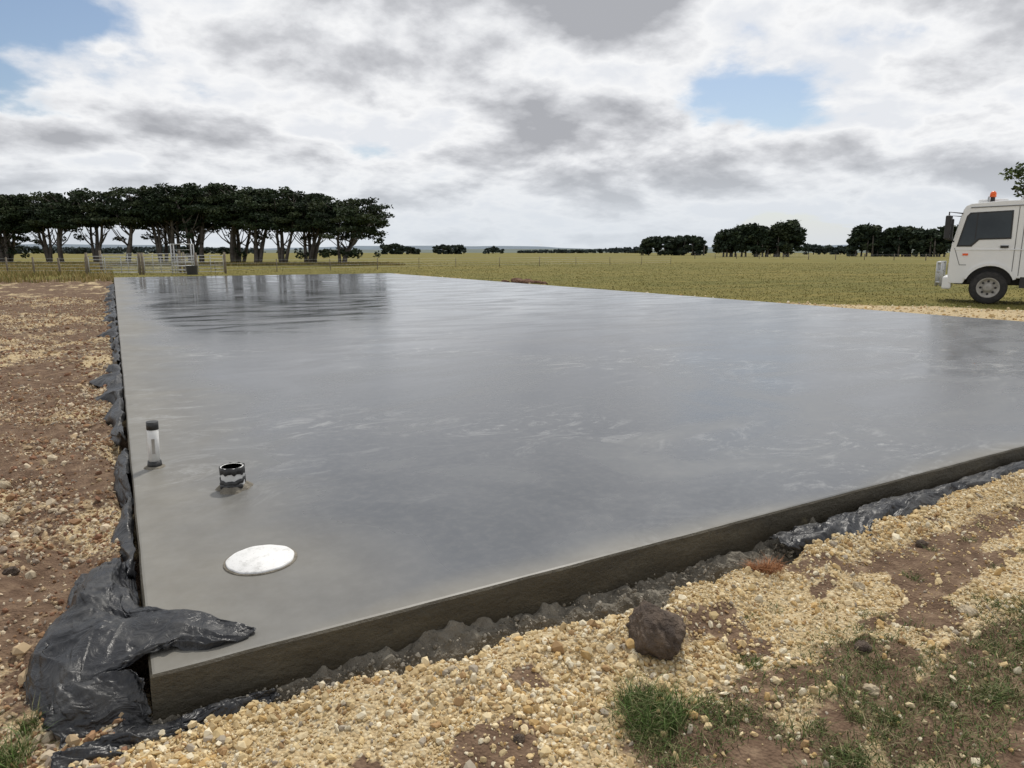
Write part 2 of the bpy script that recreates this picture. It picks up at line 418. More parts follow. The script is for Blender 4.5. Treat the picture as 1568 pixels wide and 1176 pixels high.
parts=[]
x,y=pick(150000,1.1,7.5,-2.3,-.5,lambda x,y:foremask(x,y)**.8*sst(.31,.53,fbm(x*5,y*5,91,3)))
parts.append(blades(x,y,rng.uniform(.006,.038,len(x)),rng.uniform(.001,.0024,len(x)),2.0,GR))
def tuft(cx,cy,r,n,h0,h1,cols,lean=.9,w=(.0008,.002)):
    rr=r*np.sqrt(rng.uniform(0,1,n))*.6;a=rng.uniform(0,6.283,n)
    return blades(cx+rr*np.cos(a),cy+rr*np.sin(a),rng.uniform(h0,h1,n),rng.uniform(w[0],w[1],n),lean,cols)
for _ in range(100):
    cx=rng.uniform(1.3,5);cy=-.9-.1*(cx-1.3)-rng.uniform(0,.8)
    parts.append(tuft(cx,cy,rng.uniform(.05,.12),rng.integers(60,200),.012,.05,GR,1.9))
for _ in range(40):
    cx=rng.uniform(2.0,5.5);cy=-rng.uniform(.5,1.1);parts.append(tuft(cx,cy,.06,60,.01,.03,GR,1.9))
join('grass',parts,M_blade)
for (cx,cy,r,n,h) in [(1.45,-.86,.19,1000,.11),(1.66,-.95,.14,350,.05),(-.42,-.02,.14,500,.10),(2.0,-.78,.10,220,.04),(-.36,.12,.05,120,.07),(-.5,.2,.07,160,.07),(1.35,-1.02,.14,300,.05)]:
    v,f,c=tuft(cx,cy,r,n,h*.2,h,GT,1.5);np_mesh('grass_tuft',v,f,M_blade,c)
v,f,c=tuft(2.6,-.33,.13,900,.02,.065,np.array([(.30,.13,.05),(.24,.10,.04),(.36,.18,.09)]),1.8);np_mesh('dried_weed',v,f,M_blade,c)
PG=np.array([(.175,.16,.045),(.23,.20,.06),(.13,.135,.037),(.28,.23,.085),(.20,.18,.052)])
n=90000
th=np.radians(rng.uniform(-12,70,n));d=np.exp(rng.uniform(math.log(17),math.log(110),n))
x=d*np.sin(th);y=-2.4+d*np.cos(th);k=(zones(x,y)[2]>.55)&(rectdist(x,y)>.8);x,y,d=x[k],y[k],d[k]
parts=[blades(x,y,rng.uniform(.02,.06,len(x)),.004+d*.0004,1.3,PG)]
n=22000;x=rng.uniform(-14,0,n);y=rng.uniform(40,100,n);k=fbm(x*.3,y*.3,7)>.42
YL=np.array([(.36,.28,.12),(.31,.24,.09),(.20,.19,.06)])
parts.append(blades(x[k],y[k],rng.uniform(.15,.5,k.sum()),np.full(k.sum(),.025),.5,YL))
n=16000;x=rng.uniform(-14,30,n);y=108.5-.52*(x+22)+rng.uniform(-6,2,n)
parts.append(blades(x,y,rng.uniform(.15,.5,n),np.full(n,.035),.5,YL))
join('pasture_grass',parts,M_blade)

# ---------------------------------------------------------------- fittings in slab
def capped(name,x,y,z0,z1,r,mat,parent,n=32,r2=None):
    b=MB();b.tube([(x,y,z0),(x,y,z1)],[r,r2 or r],n);o=b.obj(name,mat,False,parent)
    for p in o.data.polygons: p.use_smooth=len(p.vertices)==4
    return o
e=empty('pvc_riser_pipe',(.14,2.58,0));e.rotation_euler=(.015,.03,0)
capped('pipe',0,0,-.02,.30,.034,M_pvc,e)
capped('tape_top',0,0,.258,.31,.0365,M_tape,e)
capped('tape_base',0,0,0,.045,.046,M_tape,e,r2=.041)
bm=MB();bm.tube([(0,0,-.01),(0,0,.006),(0,0,.012)],[.075,.06,.045],24);bm.obj('collar',M_spill,False,e)
box('pipe_label',-.012,.006,-.0365,-.0345,.10,.2,M_rim,e,0)
e=empty('taped_drain_pipe',(.53,1.87,0))
b=MB();b.tube([(0,0,-.02),(0,0,.14),(0,0,.14),(0,0,.05)],[.068,.066,.058,.058],32,cap=False);b.tube([(0,0,.0495),(0,0,.05)],.0585,32);b.obj('pipe',M_pvc,False,e)
b=MB()
def band(b,z0,z1,r,a0,a1,tilt,n=60):
    i0=len(b.V)
    for i in range(n+1):
        a=a0+(a1-a0)*i/n;zz=tilt*math.cos(a*1.5)+.005*math.sin(a*9)+.003*math.sin(a*17)
        b.V+=[Vector((r*math.cos(a),r*math.sin(a),z0+zz)),Vector((r*1.01*math.cos(a),r*1.01*math.sin(a),z1+zz*.5))]
    for i in range(n): b.F.append((i0+2*i,i0+2*i+2,i0+2*i+3,i0+2*i+1))
band(b,.100,.142,.0715,0,6.283,.004);band(b,.045,.072,.0725,0,6.28,-.016);band(b,.012,.040,.074,2,5.4,.006)
o=b.obj('tape',M_tape,True,e)
o.modifiers.new('s','SOLIDIFY').thickness=.003
b=MB();b.tube([(0,0,-.01),(0,0,.012),(0,0,.03)],[.11,.09,.07],28);o=b.obj('concrete_collar',M_spill,False,e)
for v in o.data.vertices:
    a=math.atan2(v.co.y,v.co.x);k=1+.13*math.sin(a*3+1)+.09*math.sin(a*7);v.co.x*=k;v.co.y*=k
e=empty('inspection_lid',(.49,.75,0))
b=MB();b.tube([(0,0,-.02),(0,0,.009),(0,0,.013),(0,0,.013)],[.15,.15,.146,.0],64,cap=False);o=b.obj('lid',M_lid,True,e)
for v in o.data.vertices:
    a=math.atan2(v.co.y,v.co.x);k=1+.01*math.sin(a*5)+.008*math.sin(a*11+2);v.co.x*=k;v.co.y*=k
b=MB();b.tube([(0,0,-.01),(0,0,.003),(0,0,.005),(0,0,.005)],[.162,.162,.157,.15],64,cap=False);b.obj('rim',M_spill,True,e)

# ---------------------------------------------------------------- plastic film
def catm(P,t):
    n=len(P);i=np.minimum(t.astype(int),n-2);u=(t-i).reshape((-1,)+(1,)*(P.ndim-1))
    p0=P[np.maximum(i-1,0)];p1=P[i];p2=P[i+1];p3=P[np.minimum(i+2,n-1)]
    return .5*((2*p1)+(-p0+p2)*u+(2*p0-5*p1+4*p2-p3)*u*u+(-p0+3*p1-3*p2+p3)*u**3)
def crease(u,v,seed,o=4):
    t=0;a=.6;f=1.;rs=np.random.default_rng(seed)
    wu=vnoise(u*.8,v*.8,seed+50)*.8;wv=vnoise(u*.8+9,v*.8,seed+51)*.8
    for i in range(o):
        th=rs.uniform(0,3.14);c,s=math.cos(th),math.sin(th)
        uu,vv=((u+wu)*c-(v+wv)*s)*f,((u+wu)*s+(v+wv)*c)*f*.3
        t=t+a*(1-np.sqrt(.003+(2*vnoise(uu+rs.uniform(0,50),vv+rs.uniform(0,50),seed+i)-1)**2)*1.6);a*=.52;f*=1.9
    return t
def sheet(name,C,nu=120,nv=120,amp=.012,seed=1,fr=5,parent=None,fold=(1,1)):
    C=np.array(C,float);R,K=C.shape[:2]
    G=catm(C,np.linspace(0,R-1,nv));G=np.swapaxes(catm(np.swapaxes(G,0,1),np.linspace(0,K-1,nu)),0,1).copy()
    U,Vv=np.meshgrid(np.linspace(0,1,nu)*fr*fold[0],np.linspace(0,1,nv)*fr*fold[1])
    G[...,2]+=amp*(crease(U,Vv,seed)-.5)*1.2+amp*.5*(vnoise(U*.6,Vv*.6,seed+13)-.5)
    G[...,0]+=amp*1.1*(crease(U+9,Vv,seed+3)-.5)
    G[...,1]+=amp*1.1*(crease(U,Vv+9,seed+5)-.5)
    i=np.arange(nu*nv).reshape(nv,nu)
    F=np.stack([i[:-1,:-1],i[:-1,1:],i[1:,1:],i[1:,:-1]],-1).reshape(-1,4)
    ob=np_mesh(name,G.reshape(-1,3),F,M_plastic,None,True,parent)
    m=ob.modifiers.new('s','SOLIDIFY');m.thickness=.0015
    return ob
ps=empty('black_plastic_sheet',(0,0,0))
sheet('corner_wrap',[
 [(-.26,1.25,-.15),(-.20,1.25,-.10),(-.15,1.22,-.07),(-.11,1.2,-.04),(-.07,1.18,-.04),(-.03,1.15,-.06)],
 [(-.34,.88,-.15),(-.28,.86,-.08),(-.21,.82,.0),(-.14,.80,.01),(-.08,.78,-.02),(-.025,.76,-.05)],
 [(-.40,.55,-.15),(-.33,.55,-.05),(-.22,.53,.0),(-.11,.50,.0),(-.04,.47,.02),(.04,.45,.02)],
 [(-.39,.28,-.15),(-.32,.30,-.03),(-.19,.33,.015),(-.02,.34,.04),(.13,.31,.045),(.31,.19,.03)],
 [(-.33,.10,-.15),(-.27,.12,-.05),(-.17,.14,-.01),(.0,.15,.025),(.16,.14,.03),(.335,.10,.02)],
 [(-.30,.04,-.16),(-.25,.06,-.08),(-.15,.09,-.04),(.01,.12,.012),(.15,.11,.012),(.31,.08,.010)]],220,220,.044,5,4.6,ps)
sheet('corner_curtain',[
 [(-.28,.16,-.03),(-.22,.13,-.02),(-.12,.10,-.02),(-.03,.06,-.015),(-.012,.02,-.02)],
 [(-.29,.06,-.08),(-.22,.04,-.08),(-.12,.04,-.09),(-.04,.03,-.08),(-.014,-.0,-.09)],
 [(-.27,-.02,-.13),(-.21,-.03,-.14),(-.12,-.0,-.14),(-.05,-.0,-.15),(-.01,-.01,-.16)],
 [(-.25,-.12,-.15),(-.19,-.14,-.155),(-.11,-.10,-.155),(-.05,-.06,-.16),(-.0,-.05,-.165)]],120,120,.028,15,3.5,ps)
sheet('ground_strip',[
 [(-.26,-.10,-.13),(-.12,-.06,-.13),(.0,-.05,-.15),(.12,-.07,-.145),(.24,-.06,-.145),(.38,-.05,-.15)],
 [(-.28,-.16,-.10),(-.14,-.12,-.11),(-.0,-.11,-.12),(.12,-.12,-.12),(.25,-.10,-.12),(.38,-.07,-.14)],
 [(-.28,-.21,-.15),(-.14,-.17,-.15),(-.0,-.155,-.15),(.12,-.15,-.15),(.25,-.13,-.15),(.40,-.085,-.15)]],160,50,.022,25,6,ps,(1.6,.6))
def side_run(y0,y1,seed,wmax=.2):
    ys=np.arange(y0,y1,.28);rows=[]
    for k,yy in enumerate(ys):
        a=rng.uniform(.3,1.3)*wmax;h=rng.uniform(-.09,-.005)
        tp=min(1,(k+.3)/2,(len(ys)-k-.7)/2);a*=max(.3,tp)
        rows.append([(-.012,yy,-.05+rng.uniform(-.03,.03)),(-.04,yy+rng.uniform(-.06,.06),h+.015),(-.45*a-.03,yy+rng.uniform(-.1,.1),h-.01),(-.8*a-.02,yy+rng.uniform(-.1,.1),h-.05),(-a-.03,yy+rng.uniform(-.08,.08),-.14)])
    sheet('edge_run',rows,40,int((y1-y0)*36),.036,seed,max(3,(y1-y0)*1.8),ps,(.35,1.5))
side_run(1.0,2.3,31,.10);side_run(2.2,3.6,36,.14);side_run(3.7,5.4,37,.13);side_run(5.4,8.2,32,.26);side_run(8.0,11.5,38,.12);side_run(11.4,15,33,.26);side_run(15.2,22,34,.24);side_run(22.4,34,35,.26)
sheet('front_flap',[
 [(2.95,-.06,-.12),(3.3,-.05,-.11),(3.8,-.05,-.10),(4.5,-.04,-.11),(5.2,-.04,-.10),(6.2,-.04,-.10),(7.4,-.04,-.1)],
 [(2.93,-.12,-.09),(3.3,-.13,-.07),(3.8,-.12,-.06),(4.5,-.10,-.08),(5.2,-.11,-.06),(6.2,-.12,-.06),(7.4,-.10,-.08)],
 [(2.92,-.20,-.10),(3.3,-.23,-.06),(3.8,-.18,-.06),(4.5,-.15,-.08),(5.2,-.17,-.08),(6.2,-.15,-.07),(7.4,-.14,-.08)],
 [(2.95,-.25,-.13),(3.3,-.32,-.12),(3.8,-.25,-.12),(4.5,-.20,-.13),(5.2,-.22,-.12),(6.2,-.20,-.12),(7.4,-.18,-.12)]],500,60,.03,45,8,ps,(2.6,.5))

# ---------------------------------------------------------------- trees
def leafcloud(clumps,per,size,cols,flat=.5,surf=.55):
    C=np.array([c[0] for c in clumps]);R=np.array([c[1] for c in clumps]);n=len(C)
    vol=(R[:,0]*R[:,1]);w=vol/vol.sum();cnt=np.maximum(20,(w*per*n).astype(int))
    ci=np.repeat(np.arange(n),cnt);N=len(ci)
    d=rng.normal(size=(N,3));d/=np.linalg.norm(d,axis=1)[:,None]
    rad=surf+(1-surf)*rng.uniform(0,1,N)
    rad*=1+.15*rng.normal(size=N)
    P=C[ci]+d*R[ci]*rad[:,None]
    s=size*rng.uniform(.5,1.3,N)
    a=rng.normal(size=(N,3));a[:,2]*=flat;a/=np.linalg.norm(a,axis=1)[:,None]
    b=np.cross(a,rng.normal(size=(N,3)));b/=np.linalg.norm(b,axis=1)[:,None]
    a*=s[:,None];b*=(s*.55)[:,None]
    V=np.stack([P-a,P+b*.9,P+a,P-b],1).reshape(-1,3)
    F=np.arange(N*4).reshape(-1,4)
    tint=cols[rng.integers(0,len(cols),n)][ci]*rng.uniform(.7,1.35,(N,1))
    return V,F,np.repeat(tint,4,0)
CY=np.array([(.024,.040,.018),(.034,.052,.022),(.02,.033,.016),(.045,.06,.026)])
def cypress(variant,H,R,low,side=0,nstem=3,skirt=0,nc=46):
    rs=random.Random(variant*13+1);b=MB();ends=[]
    for s in range(nstem):
        a=rs.uniform(0,6.28);sx=rs.uniform(.1,1.5)
        p=[Vector((math.cos(a)*sx*.5,math.sin(a)*sx*.5,-.3))];d=Vector((math.cos(a)*.15,math.sin(a)*.15,1)).normalized()
        for k in range(6):
            d=(d+Vector((rs.uniform(-.13,.13)+side*.1,rs.uniform(-.13,.13),rs.uniform(0,.12)))).normalized();p.append(p[-1]+d*H*.135)
        r0=rs.uniform(.17,.32);b.tube(p,[r0*(1-.11*k) for k in range(7)],7)
        for k in range(2,7):
            for q in range(2):
                aa=rs.uniform(0,6.28);e=Vector((math.cos(aa)*R*rs.uniform(.3,.75),math.sin(aa)*R*rs.uniform(.3,.75),H*rs.uniform(.16,.34)))
                e2=p[k]+e;e2.z=min(e2.z,H*.93);m=p[k]+e*.5+Vector((0,0,-e.z*.12+rs.uniform(-.2,.2)))
                b.tube([p[k],m,e2],[r0*.3,r0*.2,.04],5)
                if e2.z>H*low: ends.append(e2)
    cl=[]
    for e2 in ends: cl.append((tuple(e2),(rs.uniform(.6,1.1),rs.uniform(.6,1.1),rs.uniform(.25,.45))))
    for k in range(nc):
        a=rs.uniform(0,6.28);rr=R*math.sqrt(rs.uniform(0,1))*rs.uniform(.9,1.12);top=H*(1.0-.20*(min(rr/R,1.1))**2.6)*rs.uniform(.91,1.04)
        zl=max(H*low,top-H*.46);z=zl+(top-zl-.3)*rs.uniform(0,1)**.75
        cl.append(((math.cos(a)*rr+side*R*.2,math.sin(a)*rr,z),(rs.uniform(.6,1.5),rs.uniform(.6,1.5),rs.uniform(.22,.5))))
    for k in range(skirt):
        a=rs.uniform(0,6.28);rr=R*rs.uniform(.4,1.0)
        cl.append(((math.cos(a)*rr,math.sin(a)*rr,H*rs.uniform(.12,low)),(rs.uniform(.4,.9),rs.uniform(.4,.9),rs.uniform(.25,.5))))
    V,F,C=leafcloud(cl,105,.20,CY,.6)
    trunk=b.obj('cypress_trunk_mesh',M_bark);lf=np_mesh('cypress_leaf_mesh',V,F,M_leaf,C)
    tm,lm=trunk.data,lf.data;bpy.data.objects.remove(trunk);bpy.data.objects.remove(lf);return tm,lm
VAR=[cypress(1,9.6,3.9,.50,0,3,2,66),cypress(2,9.2,4.3,.46,0,3,6,70),cypress(3,9.8,3.7,.52,0,2,1,60),cypress(4,9.1,4.1,.38,0,4,26,64),cypress(5,8.4,5.0,.20,1,4,18,88)]
def place(name,var,x,y,s=1,rz=0,sz=1):
    e=empty(name,(x,y,-.15),rz);e.scale=(s,s,s*sz)
    for nm,me in zip(('trunk','foliage'),var):
        o=bpy.data.objects.new(nm,me);COL.objects.link(o);o.parent=e
A=Vector((-22,108.5));B=Vector((24.8,84.2))
seq=[(0,3,1.08),(.055,3,1.08),(.115,3,1.04),(.175,1,.98),(.24,1,.92),(.31,0,.90),(.375,2,.90),(.44,0,.95),(.505,2,.95),(.57,0,.99),(.63,1,1.03),(.69,0,1.03),(.75,2,1.02),(.81,1,1.0),(.87,0,.97),(.925,1,.95),(1.0,4,.97)]
for i,(tt,v,s) in enumerate(seq):
    p=A.lerp(B,tt);place('cypress_tree',VAR[v],p.x+rng.uniform(-1,1),p.y+rng.uniform(-1.5,1.5),s,rng.uniform(0,6.28) if v!=4 else -.5)
for tt,v,s in [(-.03,3,1.05),(.03,3,1.0),(.09,3,1.03),(.15,3,1.0),(.60,1,1.0),(.72,0,1.04),(.90,1,1.0)]:
    p=A.lerp(B,tt)+Vector((3,6));place('cypress_tree',VAR[v],p.x,p.y,s,rng.uniform(0,6.28))
def bearing(deg,d): a=math.radians(deg);return CAM[0]+d*math.sin(a),CAM[1]+d*math.cos(a)
def gum():
    b=MB();b.tube([(0,0,-.3),(.1,0,2),(.0,.2,4),(.2,.1,6)],[.25,.2,.15,.08],8);cl=[]
    for k in range(7):
        a=k*.9;b.tube([(.05,.1,2.5+k*.4),(math.cos(a)*1.2,math.sin(a)*1.2,4+k*.45),(math.cos(a)*2,math.sin(a)*2,4.8+k*.5)],[.08,.06,.02],5)
    for k in range(46):
        a=random.uniform(0,6.28);r=2.4*math.sqrt(random.random());cl.append(((math.cos(a)*r,math.sin(a)*r,random.uniform(3.5,8.2-r*.6)),(.6,.6,.45)))
    V,F,C=leafcloud(cl,90,.15,np.array([(.08,.11,.035),(.10,.13,.045),(.06,.085,.03)]),.8)
    gx_,gy_=bearing(66.3,60);e=empty('gum_tree',(gx_,gy_,-.15));b.obj('trunk',M_bark,True,e);np_mesh('foliage',V,F,M_leaf,C,parent=e)
gum()
def treemass(name,b0,b1,d,prof,base=0,leaf=.9,haze=0,per=70,depth=12,trunks=True,dn=4):
    (x0,y0),(x1,y1)=bearing(b0,d),bearing(b1,d);ln=math.hypot(x1-x0,y1-y0);n=max(6,int(ln/1.6));cl=[];b=MB()
    vx,vy=-(y1-y0)/ln,(x1-x0)/ln
    for i in range(int(n*dn)):
        t=rng.uniform(0,1);h=np.interp(t,[p[0] for p in prof],[p[1] for p in prof])*rng.uniform(.94,1.03)
        z=base*h+(h*.95-base*h)*rng.uniform(0,1)**.6;q=rng.uniform(-depth,depth)*.5
        r=max(.7,h*.13)*rng.uniform(.7,1.3)
        cl.append(((x0+(x1-x0)*t+vx*q,y0+(y1-y0)*t+vy*q,min(z,h-r*.5)),(r*1.2,r*1.2,r*.75)))
        if trunks and i%12==0:
            X0,Y0=x0+(x1-x0)*t+vx*q,y0+(y1-y0)*t+vy*q;b.tube([(X0,Y0,-.5),(X0+rng.uniform(-.6,.6),Y0,h*.7)],[.35,.15],5)
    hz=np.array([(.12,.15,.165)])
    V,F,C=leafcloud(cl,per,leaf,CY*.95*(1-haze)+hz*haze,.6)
    e=empty(name);np_mesh('foliage',V,F,M_leaf,C,parent=e)
    if trunks: b.obj('trunks',M_bark,True,e)
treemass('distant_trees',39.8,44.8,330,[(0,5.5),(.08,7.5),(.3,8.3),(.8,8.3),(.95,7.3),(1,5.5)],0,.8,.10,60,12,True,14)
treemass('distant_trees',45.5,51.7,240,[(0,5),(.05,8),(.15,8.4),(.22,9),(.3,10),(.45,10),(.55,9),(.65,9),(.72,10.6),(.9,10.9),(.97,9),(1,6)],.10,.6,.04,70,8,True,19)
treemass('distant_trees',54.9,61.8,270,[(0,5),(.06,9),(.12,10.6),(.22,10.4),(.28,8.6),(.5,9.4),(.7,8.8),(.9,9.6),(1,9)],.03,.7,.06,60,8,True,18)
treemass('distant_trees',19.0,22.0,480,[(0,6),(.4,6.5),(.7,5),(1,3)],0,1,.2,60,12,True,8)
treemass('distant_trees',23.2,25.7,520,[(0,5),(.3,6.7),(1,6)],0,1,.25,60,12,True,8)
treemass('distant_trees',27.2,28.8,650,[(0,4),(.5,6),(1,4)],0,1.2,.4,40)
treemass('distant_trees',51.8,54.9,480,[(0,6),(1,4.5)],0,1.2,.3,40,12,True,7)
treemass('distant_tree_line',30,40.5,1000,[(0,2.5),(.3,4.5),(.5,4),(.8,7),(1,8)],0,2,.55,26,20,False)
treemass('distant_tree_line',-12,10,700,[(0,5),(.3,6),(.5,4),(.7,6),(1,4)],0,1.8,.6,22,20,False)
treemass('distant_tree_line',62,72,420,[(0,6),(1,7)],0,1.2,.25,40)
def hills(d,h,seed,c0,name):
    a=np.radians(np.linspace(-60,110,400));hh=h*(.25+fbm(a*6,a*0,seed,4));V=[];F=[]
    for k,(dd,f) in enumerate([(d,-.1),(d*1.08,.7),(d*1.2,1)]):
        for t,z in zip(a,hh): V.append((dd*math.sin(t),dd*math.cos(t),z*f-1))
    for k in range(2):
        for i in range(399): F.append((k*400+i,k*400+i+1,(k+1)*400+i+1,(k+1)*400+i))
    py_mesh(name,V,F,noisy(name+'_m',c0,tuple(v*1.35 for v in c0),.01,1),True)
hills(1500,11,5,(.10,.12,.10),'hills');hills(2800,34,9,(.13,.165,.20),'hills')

# ---------------------------------------------------------------- fences
def fence(name,pts,sp,h,wires,mat=M_wood,pr=.05):
    b=MB();w=MB()
    for (x0,y0),(x1,y1) in zip(pts[:-1],pts[1:]):
        ln=math.hypot(x1-x0,y1-y0);n=max(1,int(ln/sp))
        for i in range(n+1):
            t=i/n;x,y=x0+(x1-x0)*t,y0+(y1-y0)*t;hh=h*random.uniform(.92,1.06)
            b.tube([(x,y,-.4),(x+random.uniform(-.05,.05),y,hh-.14)],pr*random.uniform(.8,1.2),7)
        for k in range(wires):
            z=h*(.25+.7*k/(wires-1))-.14;w.tube([(x0,y0,z),(x1,y1,z)],.006,4)
    e=empty(name);b.obj('posts',mat,True,e);w.obj('wires',M_steel,True,e)
fence('wire_fence',[(-12.5,60),(-1.6,54)],1.6,1.15,5,pr=.07)
fence('wire_fence',[(6.5,53),(30,62),(62,66)],5,1.0,4,pr=.03)
fence('wire_fence',[bearing(44,170),bearing(56,150),bearing(75,135)],5,1.15,4,pr=.07)
def gate(x0,y0,x1,y1,h=1.15,name='steel_gate'):
    ln=math.hypot(x1-x0,y1-y0);e=empty(name,(x0,y0,-.14),math.atan2(y1-y0,x1-x0));b=MB()
    for k in range(6): b.tube([(0,0,.15+k*(h-.15)/5),(ln,0,.15+k*(h-.15)/5)],.022,8)
    for t in (0,.33,.66,1): b.tube([(ln*t,0.002,.12),(ln*t,0.002,h)],.026,8)
    b.obj('frame',M_steel,True,e)
    p=MB();p.tube([(-.12,0,-.3),(-.12,0,h+.25)],.08,10);p.tube([(ln+.12,0,-.3),(ln+.12,0,h+.25)],.08,10);p.obj('posts',M_wood,True,e)
gate(-1.4,53.5,1.5,52.3,1.25);gate(1.9,52.0,4.9,50.6,1.25);gate(-.6,56,4.2,54.6,1.4);gate(4.6,53.6,7.0,52.4,1.3)
e=empty('cattle_crush',(3.6,51.8,-.14),-.3);b=MB()
for x in (0,1.3):
    for y in (0,.8): b.tube([(x,y,0),(x,y,2.1)],.04,8)
for z in (.3,.6,.9,1.2,2.08):
    for y in (0,.8): b.tube([(0,y,z),(1.3,y,z)],.025,8)
for x in (0,1.3): b.tube([(x,0,2.08),(x,.8,2.08)],.03,8)
for z in (1.4,1.7): b.tube([(0,0,z),(1.3,0,z)],.015,6)
b.obj('frame',M_steel,True,e)
e=empty('water_trough',(4.7,50.3,-.14));b=MB();b.tube([(0,0,0),(0,0,.62),(0,0,.62),(0,0,.5)],[.34,.38,.34,.33],20,cap=False);b.tube([(0,0,.5),(0,0,.505)],.33,20);b.obj('tub',M_black,False,e)

# ---------------------------------------------------------------- truck (cab-over, crew cab)
T=empty('service_truck',(23.76,9.33,-.14),math.atan2(.89,-.455))
def wd(z): return 1.13-.03*max(0,(z-1.8)/1.2)
def arc(cx,cz,r,a0,a1,n): return [(cx+r*math.cos(math.radians(a0+(a1-a0)*i/n)),cz+r*math.sin(math.radians(a0+(a1-a0)*i/n))) for i in range(n+1)]
prof=[(1.03,.60),(1.07,.9),(1.07,1.5),(1.04,1.80),(.84,2.80),(.78,2.90),(.66,2.96),(-.1,3.02),(-2.1,3.05),(-2.2,2.99),(-2.2,.78),(-.70,.78)]+arc(0,.52,.64,156,24,12)+[(.66,.60)]
def extr(name,pr,wf,mat,bevel=.03,seg=3):
    n=len(pr);V=[(x,wf(z),z) for x,z in pr]+[(x,-wf(z),z) for x,z in pr]
    F=[tuple(range(n)),tuple(range(2*n-1,n-1,-1))]+[(i,(i+1)%n,n+(i+1)%n,n+i) for i in range(n)]
    return py_mesh(name,V,F,mat,parent=T,bevel=bevel,seg=seg)
extr('cab',prof,wd,M_white,.025)
def panel(name,pr,mat,off=.006,sgn=1,th=.03):
    n=len(pr);V=[(x,sgn*(wd(z)+off),z) for x,z in pr]+[(x,sgn*(wd(z)-th),z) for x,z in pr]
    F=[tuple(range(n)),tuple(range(2*n-1,n-1,-1))]+[(i,(i+1)%n,n+(i+1)%n,n+i) for i in range(n)]
    return py_mesh(name,V,F,mat,parent=T,bevel=0)
for sg in (1,-1):
    panel('door_window_surround',[(.92,1.70),(.74,2.60),(.66,2.70),(-.40,2.74),(-.42,1.92),(.36,1.90),(.54,1.70)],M_black,.006,sg)
    panel('door_window',[(.87,1.75),(.71,2.56),(.63,2.66),(-.36,2.70),(-.38,1.96),(.39,1.94),(.57,1.75)],M_glass,.011,sg)
    panel('rear_window_surround',[(-.80,1.92),(-.79,2.75),(-1.95,2.77),(-1.97,1.92)],M_black,.006,sg)
    panel('rear_window',[(-.84,1.96),(-.83,2.71),(-1.91,2.73),(-1.93,1.96)],M_glass,.011,sg)
    panel('quarter_light_bar',[(.48,1.90),(.48,2.66),(.455,2.66),(.455,1.92)],M_black,.016,sg)
    for x in (-.52,-.68,-2.06): panel('door_seam',[(x,.85),(x,2.84),(x-.018,2.84),(x-.018,.85)],M_seam,.004,sg)
    panel('door_seam',[(.80,1.15),(.97,1.66),(.952,1.66),(.782,1.15)],M_seam,.004,sg)
    panel('door_seam',[(.80,1.15),(.80,1.168),(.62,1.168),(.62,1.15)],M_seam,.004,sg)
    panel('door_crease',[(.95,1.60),(.95,1.62),(-2.1,1.62),(-2.1,1.60)],M_white,.012,sg)
    panel('drip_rail',[(.66,2.83),(.66,2.855),(-2.1,2.925),(-2.1,2.90)],M_seam,.02,sg)
    panel('door_handle',[(-.18,1.66),(-.18,1.73),(-.38,1.73),(-.38,1.66)],M_black,.03,sg)
    panel('side_marker',[(.74,1.44),(.74,1.50),(.60,1.50),(.60,1.44)],M_orange,.02,sg)
    a=arc(0,.52,.70,160,20,14);bq=arc(0,.52,.62,20,160,14);panel('wheel_arch',a+bq,M_white,.04,sg,.1)
    panel('step',[(-.75,.5),(-.75,.82),(-1.7,.82),(-1.7,.5)],M_black,.0,sg,.2)
    panel('badge',[(-1.0,1.15),(-1.0,1.22),(-1.5,1.22),(-1.5,1.15)],M_seam,.008,sg)
    y=sg*1.12
    b=MB();b.tube([(.85,y,2.68),(1.19,y+sg*.22,2.72),(1.19,y+sg*.22,2.0),(1.0,y,1.85)],.02,6);b.obj('mirror_arm',M_black,True,T)
    y0,y1=sorted((y+sg*.06,y+sg*.34));box('mirror',1.12,1.27,y0,y1,1.92,2.62,M_black,T,.03)
    y0,y1=sorted((sg*.62,sg*1.04));box('headlight',1.04,1.09,y0,y1,.95,1.2,M_rim,T,.02)
def quadslab(name,a,b,y,off,mat):
    dx,dz=b[0]-a[0],b[1]-a[1];l=math.hypot(dx,dz);nx_,nz_=dz/l,-dx/l
    V=[(a[0]+nx_*off,-y[0],a[1]+nz_*off),(a[0]+nx_*off,y[0],a[1]+nz_*off),(b[0]+nx_*off,y[1],b[1]+nz_*off),(b[0]+nx_*off,-y[1],b[1]+nz_*off)]
    V+=[(v[0]-nx_*.03,v[1],v[2]-nz_*.03) for v in V]
    py_mesh(name,V,[(0,1,2,3),(7,6,5,4),(0,4,5,1),(1,5,6,2),(2,6,7,3),(3,7,4,0)],mat,parent=T)
quadslab('windscreen',(1.03,1.85),(.86,2.70),(1.07,1.05),.008,M_glass)
box('grille',1.05,1.09,-.6,.6,1.25,1.5,M_black,T,.01)
box('front_bumper',.95,1.20,-1.12,1.12,.42,.80,M_white,T,.05)
b=MB()
for z in (.62,.95,1.22): b.tube([(1.22,-1.05,z),(1.36,-.8,z),(1.36,.8,z),(1.22,1.08,z)],.035,8)
for y in (-.8,-.25,.25,.8): b.tube([(1.36,y,.5),(1.36,y,1.25)],.04,8)
for y in (-1.03,1.06): b.tube([(1.23,y,.5),(1.23,y,1.25)],.035,8)
b.obj('bull_bar',M_steel,True,T)
